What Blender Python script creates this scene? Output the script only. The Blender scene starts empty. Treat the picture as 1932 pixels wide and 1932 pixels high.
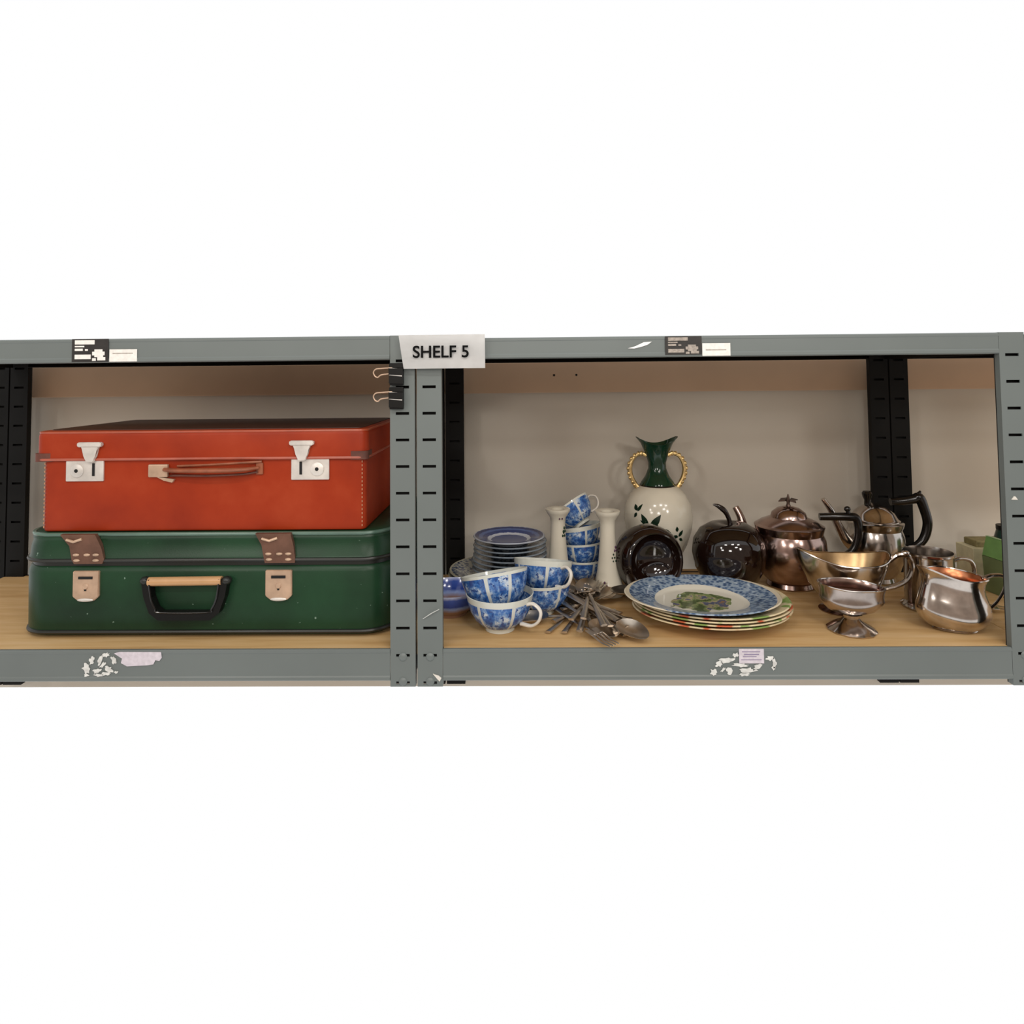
import bpy, bmesh, math, random
from mathutils import Vector, Matrix, Euler
random.seed(7)
S = bpy.context.scene
COL = S.collection
PI = math.pi

# ------------------------------------------------------------------ camera
cam_d = bpy.data.cameras.new('camera')
cam = bpy.data.objects.new('camera', cam_d)
COL.objects.link(cam)
cam_d.sensor_width = 36.0
cam_d.sensor_fit = 'HORIZONTAL'
cam_d.lens = 36.0 * 1231.93 / 1932.0
cam_d.shift_y = -(966.0 - 651.0) / 1932.0
cam_d.clip_start = 0.05
_yaw, _pit, _rol = 0.01546, 0.04512, -0.00977
_f = Vector((-math.sin(_yaw) * math.cos(_pit), math.cos(_yaw) * math.cos(_pit), math.sin(_pit)))
_r0 = Vector((math.cos(_yaw), math.sin(_yaw), 0))
_u0 = _r0.cross(_f)
_r = _r0 * math.cos(_rol) + _u0 * math.sin(_rol)
_u = -_r0 * math.sin(_rol) + _u0 * math.cos(_rol)
_m = Matrix((_r, _u, -_f)).transposed().to_4x4()
_m.translation = Vector((0.15968, -0.97573, -0.00073))
cam.matrix_world = _m
S.camera = cam

# ------------------------------------------------------------------ world, lamps, exposure
w = bpy.data.worlds.new('world')
S.world = w
w.use_nodes = True
w.node_tree.nodes['Background'].inputs[0].default_value = (1, 1, 1, 1)
w.node_tree.nodes['Background'].inputs[1].default_value = 1.0
S.view_settings.view_transform = 'Standard'
S.view_settings.look = 'None'
S.view_settings.exposure = 0.0
S.view_settings.gamma = 1.0
S.view_settings.use_curve_mapping = False

def lamp(loc, target, sx, sy, power, col=(1, .95, .89)):
    d = bpy.data.lights.new('ceiling_lamp', 'AREA')
    d.shape = 'RECTANGLE'; d.size = sx; d.size_y = sy; d.energy = power; d.color = col
    o = bpy.data.objects.new('ceiling_lamp', d); COL.objects.link(o)
    o.location = loc
    o.rotation_euler = (Vector(target) - Vector(loc)).to_track_quat('-Z', 'Y').to_euler()
lamp((1.30, -1.85, .55), (.3, .2, -.2), .2, .2, 5.5)
for x, y, z, p in ((-1.0, -1.8, .45, 4), (-.45, -1.6, 1.25, 5.5), (.05, -1.9, .35, 4.5), (.45, -1.6, 1.25, 5.5), (.80, -1.75, .75, 4.5), (1.15, -1.6, 1.2, 4.5)):
    lamp((x, y, z), (.15, .2, -.2), .28, .12, p)
lamp((-1.35, -1.9, .9), (-.2, .2, -.2), .2, .2, 4.5)

# ------------------------------------------------------------------ materials
def lin(c):
    return tuple(((v / 12.92) if v <= .04045 else ((v + .055) / 1.055) ** 2.4) for v in c)
def hx(s):
    s = s.lstrip('#')
    return lin(tuple(int(s[i:i + 2], 16) / 255 for i in (0, 2, 4))) + (1,)

class NT:
    def __init__(self, name):
        self.m = bpy.data.materials.new(name); self.m.use_nodes = True
        self.t = self.m.node_tree; self.n = self.t.nodes; self.l = self.t.links
        self.p = self.n['Principled BSDF']
        self.tc = self.n.new('ShaderNodeTexCoord')
    def link(self, a, b): self.l.new(a, b)
    def math(self, op, a, b=None, c=None):
        k = self.n.new('ShaderNodeMath'); k.operation = op
        for i, v in enumerate((a, b, c)):
            if v is None: continue
            if isinstance(v, (int, float)): k.inputs[i].default_value = v
            else: self.link(v, k.inputs[i])
        return k.outputs[0]
    def noise(self, scale, detail=3, rough=.55, vec=None):
        k = self.n.new('ShaderNodeTexNoise'); k.inputs['Scale'].default_value = scale
        k.inputs['Detail'].default_value = detail; k.inputs['Roughness'].default_value = rough
        self.link(vec if vec is not None else self.tc.outputs['Object'], k.inputs['Vector'])
        return k.outputs['Fac']
    def voro(self, scale, vec=None, feature='F1', out='Distance'):
        k = self.n.new('ShaderNodeTexVoronoi'); k.feature = feature; k.inputs['Scale'].default_value = scale
        self.link(vec if vec is not None else self.tc.outputs['Object'], k.inputs['Vector'])
        return k.outputs[out]
    def mapped(self, scale=(1, 1, 1), loc=(0, 0, 0)):
        k = self.n.new('ShaderNodeMapping'); k.inputs['Scale'].default_value = scale; k.inputs['Location'].default_value = loc
        self.link(self.tc.outputs['Object'], k.inputs['Vector']); return k.outputs[0]
    def xyz(self):
        k = self.n.new('ShaderNodeSeparateXYZ'); self.link(self.tc.outputs['Object'], k.inputs[0]); return k.outputs
    def ramp(self, fac, stops, interp='LINEAR'):
        k = self.n.new('ShaderNodeValToRGB'); k.color_ramp.interpolation = interp
        e = k.color_ramp.elements
        while len(e) < len(stops): e.new(.5)
        for i, (p, c) in enumerate(stops):
            e[i].position = p; e[i].color = c if len(c) == 4 else tuple(c) + (1,)
        self.link(fac, k.inputs[0]); return k.outputs[0]
    def mix(self, fac, a, b, mode='MIX'):
        k = self.n.new('ShaderNodeMix'); k.data_type = 'RGBA'; k.blend_type = mode
        for s, v in ((k.inputs[0], fac), (k.inputs[6], a), (k.inputs[7], b)):
            if isinstance(v, (int, float)): s.default_value = v
            elif isinstance(v, tuple): s.default_value = v
            else: self.link(v, s)
        return k.outputs[2]
    def bump(self, h, strength=.2, dist=.002):
        k = self.n.new('ShaderNodeBump'); k.inputs['Strength'].default_value = strength; k.inputs['Distance'].default_value = dist
        self.link(h, k.inputs['Height']); self.link(k.outputs[0], self.p.inputs['Normal'])
    def col(self, c):
        if isinstance(c, tuple): self.p.inputs['Base Color'].default_value = c
        else: self.link(c, self.p.inputs['Base Color'])
    def fin(self, rough=.5, metal=0., spec=.5, coat=0.):
        self.p.inputs['Roughness'].default_value = rough; self.p.inputs['Metallic'].default_value = metal
        self.p.inputs['Specular IOR Level'].default_value = spec
        if coat: self.p.inputs['Coat Weight'].default_value = coat; self.p.inputs['Coat Roughness'].default_value = .05
        return self.m

def plain(name, c, rough=.5, metal=0., var=.12, scale=40, spec=.5, bump=0., coat=0.):
    k = NT(name); c = hx(c) if isinstance(c, str) else c
    f = k.noise(scale)
    lo = tuple(v * (1 - var) for v in c[:3]) + (1,); hi = tuple(min(1, v * (1 + var)) for v in c[:3]) + (1,)
    k.col(k.ramp(f, [(.3, lo), (.7, hi)]))
    if bump: k.bump(f, bump)
    return k.fin(rough, metal, spec, coat)

M = {}
M['grey_steel'] = plain('grey_painted_steel', '#666d6b', .42, var=.05, scale=6)
M['black_steel'] = plain('black_painted_steel', '#0f0f0e', .65, var=.25, scale=25, spec=.2)
k = NT('wall_paint'); f = k.noise(3.5, 4); f2 = k.noise(1.2, 2)
k.col(k.mix(k.math('MULTIPLY', f2, .5), k.ramp(f, [(.3, hx('#c6c0b4')), (.7, hx('#cecabf'))]), hx('#bfb3a4'))); k.bump(k.noise(120), .08)
M['wall'] = k.fin(.85, spec=.2)
M['batten'] = plain('batten_paint', '#c9ad92', .8, var=.08, scale=5, spec=.2)
M['blocker_wall'] = plain('blocker_wall_paint', '#a8978a', .8, var=.2, scale=1.5)
k = NT('shelf_board_wood'); v = k.mapped((2.2, 26, 26)); f = k.noise(2.2, 5, .6, v)
k.col(k.ramp(f, [(.25, hx('#b08a58')), (.5, hx('#c5a270')), (.75, hx('#d0b287'))])); k.bump(f, .05)
M['wood'] = k.fin(.55, spec=.35)
# suitcases
k = NT('red_leatherette'); f = k.noise(9, 5); g = k.noise(600, 2)
k.col(k.ramp(f, [(.3, hx('#86260b')), (.55, hx('#983010')), (.8, hx('#a53f1f'))])); k.bump(g, .12, .0006)
M['red'] = k.fin(.44, spec=.22)
k = NT('green_leatherette'); f = k.noise(7, 4); sp = k.noise(120, 2, .5)
base = k.ramp(f, [(.3, hx('#12281a')), (.7, hx('#1e4029'))])
k.col(k.mix(k.ramp(sp, [(.74, (0, 0, 0)), (.78, (1, 1, 1))]), base, hx('#72887a'))); k.bump(k.noise(500, 2), .15, .0006)
M['green'] = k.fin(.36, spec=.28)
M['dark_trim'] = plain('dark_trim', '#1b1d19', .4)
M['green_piping'] = plain('green_piping', '#4f6a5d', .3)
M['brown_leather'] = plain('brown_leather', '#5c3226', .5, var=.3, scale=60)
M['tan_leather'] = plain('tan_leather', '#8e5034', .5, var=.25, scale=60)
M['stitch'] = plain('pale_stitching', '#b98768', .8)
M['steel'] = plain('nickel_plate', (.66, .62, .57, 1), .42, .35, var=.15)
M['brass'] = plain('brass_plate', (.52, .36, .25, 1), .42, .4, var=.18)
M['tan_bar'] = plain('tan_grip_bar', '#b98f63', .35, var=.08)
M['copper_metal'] = plain('tarnished_bronze', (.15, .075, .05, 1), .4, .35, var=.25)
M['dark_finial'] = plain('dark_bronze', (.10, .065, .05, 1), .35, .7)
M['black_plastic'] = plain('black_plastic', '#0b0b0a', .4, spec=.25)
M['black_gloss'] = plain('black_bakelite', '#0d0b0a', .18)
M['dark_hole'] = plain('dark_recess', '#0a0908', .8)
# paper
M['paper'] = plain('white_paper', '#e6e5e3', .55, var=.04, scale=25)
M['ink'] = plain('black_ink', '#0b0b0b', .8, spec=.1)
M['label_black'] = plain('black_label', '#1f1c19', .45, var=.3, scale=90)
M['label_white'] = plain('white_label', '#e6e3dc', .5, var=.08, scale=200)
M['label_pink'] = plain('faded_label', '#c9c1c8', .6, var=.12, scale=150)
M['label_print'] = plain('pale_print', '#9a9086', .6, var=.3, scale=300)
M['scrap'] = plain('torn_paper', '#cfcfca', .7, var=.18, scale=120)
M['purple_print'] = plain('faded_purple_print', '#857b93', .6)
# silver
def silver(name, c, rough=.16):
    k = NT(name); f = k.noise(28, 4)
    a = tuple(v * .62 for v in c) + (1,)
    k.col(k.ramp(f, [(.3, a), (.62, tuple(c) + (1,))]))
    k.link(k.math('MULTIPLY_ADD', f, .16, rough - .07), k.p.inputs['Roughness'])
    k.p.inputs['Metallic'].default_value = 1.
    return k.m
M['silver'] = silver('silver_plate', (.62, .56, .51), .14)
M['silver_pink'] = silver('rosy_silver_plate', (.46, .33, .29), .17)
M['silver_mid'] = silver('worn_silver_plate', (.50, .43, .39), .2)
M['silver_grey'] = silver('grey_silver_plate', (.58, .54, .50), .16)
M['gilt'] = silver('gilt_lining', (.58, .40, .21), .3)
M['copper_in'] = silver('copper_lining', (.70, .27, .13), .3)
M['cutlery'] = silver('dull_cutlery', (.66, .58, .49), .3)
M['gold'] = plain('gold_lustre', (.70, .50, .22, 1), .3, .8, var=.3, scale=90)
# ceramics
M['cream'] = plain('cream_glaze', '#c8c2b2', .14, var=.05, scale=20)
M['white_glaze'] = plain('white_glaze', '#d5d0c6', .12, var=.04)
M['green_glaze'] = plain('dark_green_glaze', '#123423', .12, var=.35, scale=30)
M['leaf'] = plain('painted_leaf', '#14321f', .3, var=.3)
M['purple'] = plain('painted_petal', '#4a2a44', .3)
k = NT('brown_glaze'); f = k.noise(12, 3)
k.col(k.ramp(f, [(.3, hx('#120a07')), (.7, hx('#1f110c'))])); M['brown_glaze'] = k.fin(.07, spec=.6)

def blue_china(name, panel=True, seed=0., rim_z=.0485):
    """blue transfer print: a pale rim band and blue panels with lighter scenery"""
    k = NT(name); X, Y, Z = k.xyz()
    ang = k.math('ARCTAN2', Y, X)
    vec = k.n.new('ShaderNodeCombineXYZ')
    k.link(k.math('MULTIPLY', ang, .05), vec.inputs[0]); k.link(k.math('ADD', Z, seed), vec.inputs[1])
    v = vec.outputs[0]
    f = k.noise(58, 4, .6, v); g = k.noise(190, 2, .6, v)
    c = k.ramp(f, [(.36, hx('#234484')), (.47, hx('#3a68a8')), (.55, hx('#7b99c0')), (.63, hx('#c2cbd2'))])
    c = k.mix(k.ramp(g, [(.55, (0, 0, 0)), (.62, (1, 1, 1))]), c, hx('#2b4680'))
    if panel:
        bar = k.math('LESS_THAN', k.math('ABSOLUTE', k.math('SUBTRACT', k.math('FRACT', k.math('MULTIPLY', ang, .9)), .5)), .05)
        c = k.mix(bar, c, hx('#c6c9c4'))
    rim = k.math('GREATER_THAN', Z, rim_z)
    low = k.math('LESS_THAN', Z, .008)
    c = k.mix(k.math('MAXIMUM', rim, low), c, hx('#c9cbc2'))
    k.col(c); return k.fin(.1, spec=.5)
M['blue_cup'] = blue_china('blue_transfer_cup')
M['blue_cup_b'] = blue_china('blue_transfer_cup_dense', True, .37, .0535)

def plate_mat(name, R, stops, art=False):
    k = NT(name); X, Y, Z = k.xyz()
    r = k.math('DIVIDE', k.math('SQRT', k.math('ADD', k.math('MULTIPLY', X, X), k.math('MULTIPLY', Y, Y))), R)
    f = k.voro(150); g = k.noise(110, 3)
    blue = k.ramp(k.math('ADD', k.math('MULTIPLY', f, .9), k.math('MULTIPLY', g, .5)), [(.35, stops['b1']), (.62, stops['b2']), (.85, stops['b3'])])
    white = stops['w']
    inner = white
    if art:
        n1 = k.noise(46, 4); 
        pic = k.ramp(n1, [(.34, hx('#55623f')), (.45, hx('#7b8a5a')), (.52, hx('#a49a78')), (.58, hx('#5b5f74')), (.68, hx('#8d6f55'))], 'CONSTANT')
        edge = k.math('ADD', r, k.math('MULTIPLY', k.math('SUBTRACT', k.noise(22, 3), .5), .5))
        inner = k.mix(k.math('LESS_THAN', edge, .40), white, pic)
    band = k.math('MULTIPLY', k.math('GREATER_THAN', r, stops['r0']), k.math('LESS_THAN', r, stops['r1']))
    c = k.mix(band, inner, blue)
    if 'edge' in stops:
        c = k.mix(k.math('GREATER_THAN', r, stops['r1']), c, stops['edge'])
    k.col(c); return k.fin(.12, spec=.5)
M['top_plate'] = plate_mat('blue_border_plate', .125, dict(b1=hx('#33435f'), b2=hx('#566d8c'), b3=hx('#93a3b2'), w=hx('#d6d2c4'), r0=.60, r1=.93, edge=hx('#d2c7b0')), True)
for nm, off in (('floral_plate', 0.), ('floral_plate_b', 3.1), ('floral_plate_c', 7.7)):
    k = NT(nm); f = k.noise(24, 2, .5, k.mapped((1, 1, .3), (off, off, 0)))
    k.col(k.ramp(f, [(.36, hx('#bd5d3e')), (.42, hx('#cfbd98')), (.57, hx('#d6c8a6')), (.62, hx('#7f9a55'))])); M[nm] = k.fin(.15)
k = NT('blue_saucer'); X, Y, Z = k.xyz()
r = k.math('DIVIDE', k.math('SQRT', k.math('ADD', k.math('MULTIPLY', X, X), k.math('MULTIPLY', Y, Y))), .068)
r = k.math('ADD', r, k.math('MULTIPLY', k.math('SUBTRACT', k.noise(120), .5), .06))
k.col(k.ramp(r, [(0, hx('#2f4379')), (.50, hx('#b9bfcb')), (.60, hx('#27386f')), (.74, hx('#4a5f93')), (.84, hx('#232f60')), (.95, hx('#a9afb8'))], 'CONSTANT'))
M['saucer'] = k.fin(.12)
M['saucer_b'] = plate_mat('grey_blue_saucer', .068, dict(b1=hx('#34435a'), b2=hx('#66758a'), b3=hx('#a3aab0'), w=hx('#a8aeb0'), r0=.1, r1=.97, edge=hx('#75808a')))
M['dark_plate'] = plate_mat('dark_blue_plate', .092, dict(b1=hx('#262b3a'), b2=hx('#4c5a78'), b3=hx('#a8a89c'), w=hx('#9aa0a0'), r0=.2, r1=.95, edge=hx('#b5b09c')))
k = NT('blue_bowl_glaze'); X, Y, Z = k.xyz()
k.col(k.ramp(k.math('ADD', k.math('MULTIPLY', Z, 18), k.math('MULTIPLY', k.noise(60), .12)), [(.3, hx('#93705c')), (.42, hx('#8aa0d0')), (.5, hx('#2b4391')), (.72, hx('#3d58a8')), (.82, hx('#b7c0de'))]))  # brown low band is the shaded underside put into the glaze colour
M['blue_bowl'] = k.fin(.12)
M['cream_card'] = plain('cream_card', '#d6d0ae', .7, var=.12, scale=60)
M['green_card'] = plain('green_card', '#76a05c', .55, var=.15, scale=30)
M['green_dark_card'] = plain('moss_green_card', '#6f7f57', .6, var=.12, scale=25)
M['green_light'] = plain('pale_green_edge', '#93b386', .5)
M['bottle_green'] = plain('bottle_green', '#17302a', .2)

# ------------------------------------------------------------------ mesh helpers
def finish(name, bm, mat, parent=None, smooth=True, loc=None, rot=None, angle=35):
    me = bpy.data.meshes.new(name)
    bmesh.ops.recalc_face_normals(bm, faces=bm.faces[:])
    bm.to_mesh(me); bm.free()
    for m in (mat if isinstance(mat, (list, tuple)) else [mat]): me.materials.append(m)
    if smooth:
        me.polygons.foreach_set('use_smooth', [True] * len(me.polygons))
        try: me.set_sharp_from_angle(angle=math.radians(angle))
        except Exception: pass
    o = bpy.data.objects.new(name, me); COL.objects.link(o)
    if loc is not None: o.location = loc
    if rot is not None: o.rotation_euler = rot
    if parent is not None: o.parent = parent
    return o
def thing(name, label, cat, loc=(0, 0, 0), rot=(0, 0, 0), group=None):
    o = bpy.data.objects.new(name, None); COL.objects.link(o)
    o.empty_display_size = .02
    o.location = loc; o.rotation_euler = rot
    return tag(o, label, cat, group)
def tag(o, label, cat, group=None):
    o['label'] = label; o['category'] = cat
    if group: o['group'] = group
    return o
def dup(root, loc, rot, label=None, group=None):
    r = root.copy(); COL.objects.link(r); r.location = loc; r.rotation_euler = rot
    if label: r['label'] = label
    if group: r['group'] = group
    for ch in list(root.children):
        c = ch.copy(); COL.objects.link(c); c.parent = r
        for g in ch.children:
            d = g.copy(); COL.objects.link(d); d.parent = c
    return r
def new(): return bmesh.new()
def box(bm, x0, x1, y0, y1, z0, z1, bev=0., seg=2, mi=0, rot=None):
    t = bmesh.new()
    bmesh.ops.create_cube(t, size=1)
    for v in t.verts: v.co = Vector(((v.co.x + .5) * (x1 - x0) + x0, (v.co.y + .5) * (y1 - y0) + y0, (v.co.z + .5) * (z1 - z0) + z0))
    if bev: bmesh.ops.bevel(t, geom=t.edges[:], offset=bev, segments=seg, affect='EDGES', profile=.5)
    if rot is not None:
        c = Vector(((x0 + x1) / 2, (y0 + y1) / 2, (z0 + z1) / 2))
        for v in t.verts: v.co = rot @ (v.co - c) + c
    merge(bm, t, mi)
def merge(bm, t, mi=0, M4=None):
    mp = {}
    for v in t.verts: mp[v] = bm.verts.new(M4 @ v.co if M4 is not None else v.co)
    for f in t.faces:
        try: nf = bm.faces.new([mp[v] for v in f.verts]); nf.material_index = mi
        except ValueError: pass
    t.free()
def lathe(prof, n=48, bm=None, mi=0, c=(0, 0, 0), fn=None):
    bm = bm or new(); rings = []
    for r, z in prof:
        if r < 1e-6: rings.append([bm.verts.new((c[0], c[1], c[2] + z))]); continue
        ring = []
        for i in range(n):
            a = 2 * PI * i / n
            p = Vector((r * math.cos(a), r * math.sin(a), z))
            if fn: p = fn(p, a)
            ring.append(bm.verts.new(p + Vector(c)))
        rings.append(ring)
    for A, B in zip(rings, rings[1:]):
        for i in range(n):
            j = (i + 1) % n
            try:
                if len(A) == 1 and len(B) == 1: continue
                if len(A) == 1: f = bm.faces.new((A[0], B[i], B[j]))
                elif len(B) == 1: f = bm.faces.new((A[i], A[j], B[0]))
                else: f = bm.faces.new((A[i], A[j], B[j], B[i]))
                f.material_index = mi
            except ValueError: pass
    return bm
def spline(pts, n=8):
    P = [Vector(p) for p in pts]; out = []
    for i in range(len(P) - 1):
        p0 = P[i - 1] if i else P[0] * 2 - P[1]
        p1, p2 = P[i], P[i + 1]
        p3 = P[i + 2] if i + 2 < len(P) else P[-1] * 2 - P[-2]
        for k_ in range(n):
            t = k_ / n
            out.append(.5 * ((2 * p1) + (p2 - p0) * t + (2 * p0 - 5 * p1 + 4 * p2 - p3) * t * t + (3 * p1 - p0 - 3 * p2 + p3) * t ** 3))
    out.append(P[-1]); return out
def tube(pts, r, n=10, bm=None, closed=False, flat=1., mi=0):
    """r: number or list of radii; flat squashes the section along its second axis"""
    bm = bm or new(); P = [Vector(p) for p in pts]; N = len(P)
    rs = r if isinstance(r, (list, tuple)) else [r] * N
    if len(rs) != N: rs = [rs[min(len(rs) - 1, int(round(i * (len(rs) - 1) / (N - 1))))] if False else rs[int(i * (len(rs) - 1) / (N - 1))] + (rs[min(len(rs) - 1, int(i * (len(rs) - 1) / (N - 1)) + 1)] - rs[int(i * (len(rs) - 1) / (N - 1))]) * ((i * (len(rs) - 1) / (N - 1)) % 1) for i in range(N)]
    rings = []; up = None
    for i in range(N):
        if closed: t = (P[(i + 1) % N] - P[i - 1]).normalized()
        else: t = (P[min(i + 1, N - 1)] - P[max(i - 1, 0)]).normalized()
        if up is None:
            up = Vector((0, 0, 1)) if abs(t.z) < .9 else Vector((0, 1, 0))
        a = t.cross(up)
        if a.length < 1e-5: a = t.cross(Vector((1, 0, 0)))
        a.normalize(); b = a.cross(t).normalized(); up = b
        rings.append([bm.verts.new(P[i] + (a * math.cos(2 * PI * k_ / n) + b * flat * math.sin(2 * PI * k_ / n)) * rs[i]) for k_ in range(n)])
    pr = list(zip(rings, rings[1:])) + ([(rings[-1], rings[0])] if closed else [])
    for A, B in pr:
        for k_ in range(n):
            j = (k_ + 1) % n
            f = bm.faces.new((A[k_], A[j], B[j], B[k_])); f.material_index = mi
    if not closed:
        for R_ in (rings[0], rings[-1]):
            try: f = bm.faces.new(R_); f.material_index = mi
            except ValueError: pass
    return bm
def rrect(x0, x1, y0, y1, r, n=8):
    out = []
    for cx, cy, a0 in ((x1 - r, y0 + r, -PI / 2), (x1 - r, y1 - r, 0), (x0 + r, y1 - r, PI / 2), (x0 + r, y0 + r, PI)):
        for i in range(n + 1):
            a = a0 + PI / 2 * i / n
            out.append((cx + r * math.cos(a), cy + r * math.sin(a)))
    return out
def rprism(x0, x1, y0, y1, rc, levels, bm=None, n=8, mi=0):
    """stack of rounded rectangles; levels: (z, inset)"""
    bm = bm or new(); rings = []
    for z, ins in levels:
        r = max(rc - ins, .001)
        rings.append([bm.verts.new((px, py, z)) for px, py in rrect(x0 + ins, x1 - ins, y0 + ins, y1 - ins, r, n)])
    m = len(rings[0])
    for A, B in zip(rings, rings[1:]):
        for i in range(m):
            j = (i + 1) % m
            f = bm.faces.new((A[i], A[j], B[j], B[i])); f.material_index = mi
    bm.faces.new(rings[0]).material_index = mi; bm.faces.new(rings[-1]).material_index = mi
    return bm
def poly_plate(bm, pts, y, th, mi=0):
    """outline in x,z extruded from y to y+th"""
    A = [bm.verts.new((x, y, z)) for x, z in pts]; B = [bm.verts.new((x, y + th, z)) for x, z in pts]
    bm.faces.new(A).material_index = mi; bm.faces.new(B).material_index = mi
    for i in range(len(pts)):
        j = (i + 1) % len(pts)
        bm.faces.new((A[i], A[j], B[j], B[i])).material_index = mi
def ellipsoid(bm, c, r, mi=0, u=16, v=10, rot=None):
    t = bmesh.new(); bmesh.ops.create_uvsphere(t, u_segments=u, v_segments=v, radius=1)
    for p in t.verts:
        q = Vector((p.co.x * r[0], p.co.y * r[1], p.co.z * r[2]))
        if rot is not None: q = rot @ q
        p.co = q + Vector(c)
    merge(bm, t, mi)

# ------------------------------------------------------------------ the setting
ZB = -.403           # top of the shelf boards
YW = .43             # wall plane
b = new(); box(b, -1.15, 1.40, YW, YW + .08, -.656, .0505)
o = finish('wall_back', b, M['wall'], smooth=False); o['kind'] = 'structure'; o['label'] = 'pale plaster wall behind the shelving'
b = new(); box(b, -4.5, 5.0, -2.75, -2.65, -1.6, 2.2)  # unseen wall, added to block the white world and give the silver reflections
o = finish('wall_blocker', b, M['blocker_wall'], smooth=False); o['kind'] = 'structure'; o['label'] = 'unseen wall added across the aisle to dim front light and reflections'
b = new(); box(b, -1.14, 1.39, .405, YW, -.040, .024, .001)
o = finish('trim_1', b, M['batten'], smooth=False); o['kind'] = 'structure'; o['label'] = 'wall batten running behind the posts under the upper shelf'
tr = o
b = new()
for x in (.233, .2807): lathe([(0, 0), (.0022, 0), (.0022, .002), (0, .002)], 12, b, c=(0, 0, 0))
b.free()
for x in (.2265, .2735):
    b = lathe([(0, 0), (.0024, 0), (.002, .0012), (0, .0014)], 12)
    finish('screw_head', b, M['dark_hole'], tr, loc=(x, .405, -.003), rot=(PI / 2, 0, 0))

# ------------------------------------------------------------------ shelving
W = .903; PITCH = .03934; SLOT0 = -.0179
def post_mesh(h0, h1, side, y, out):
    """box post 37 mm wide with a slotted front face"""
    bm = new(); wd = .037; th = .0018
    slots = []
    kk = 0; z = SLOT0
    while z + PITCH < h1: z += PITCH
    while z > h0 + .003:
        if z < h1 - .004: slots.append(z)
        z -= PITCH
    xs = [0, .0085, .0285, wd]; sh = .0021
    zs = [h1]
    for s in slots: zs += [s + sh, s - sh]
    zs.append(h0)
    for i in range(len(zs) - 1):
        hole = i % 2 == 1
        for j in range(3):
            if hole and j == 1: continue
            box(bm, xs[j], xs[j + 1], y, y + th, zs[i + 1], zs[i])
    bmesh.ops.remove_doubles(bm, verts=bm.verts[:], dist=1e-5)
    # drop the internal double faces left by touching boxes
    seen = {}
    for f in bm.faces[:]:
        key = tuple(sorted(v.index for v in f.verts))
    bm.verts.index_update()
    for f in bm.faces[:]: seen.setdefault(tuple(sorted(v.index for v in f.verts)), []).append(f)
    dead = [f for fs in seen.values() if len(fs) > 1 for f in fs]
    bmesh.ops.delete(bm, geom=dead, context='FACES_ONLY')
    for q in (0, wd - th): box(bm, q, q + th, y + th, y + .010, h0, h1)
    box(bm, 0, wd, y + .010, y + .012, h0, h1, mi=1)  # back plate coloured dark to stand in for shade inside the slots
    return bm
def beam_mesh(x0, x1, zb, zt, sgn=1, y=0.):
    """channel beam: face, small top lip, bottom lip turned inwards"""
    bm = new()
    prof = [(.006, zt - .0005), (.0015, zt), (-.0006, zt - .0016), (-.0006, zt - .0045), (0, zt - .0055), (0, zb + .0075), (-.0010, zb + .0055), (-.0010, zb + .0015), (.0008, zb), (.024, zb)]
    inner = [(.024, zb + .0015), (.0018, zb + .0015), (.0018, zt - .003), (.006, zt - .002)]
    pl = prof + inner
    A = [bm.verts.new((x0, y + sgn * a, c)) for a, c in pl]; B = [bm.verts.new((x1, y + sgn * a, c)) for a, c in pl]
    for i in range(len(pl)):
        j = (i + 1) % len(pl); bm.faces.new((A[i], A[j], B[j], B[i]))
    bm.faces.new(A); bm.faces.new(B)
    return bm
LOW = (-.4478, -.4025)
YR = .3626
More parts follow.
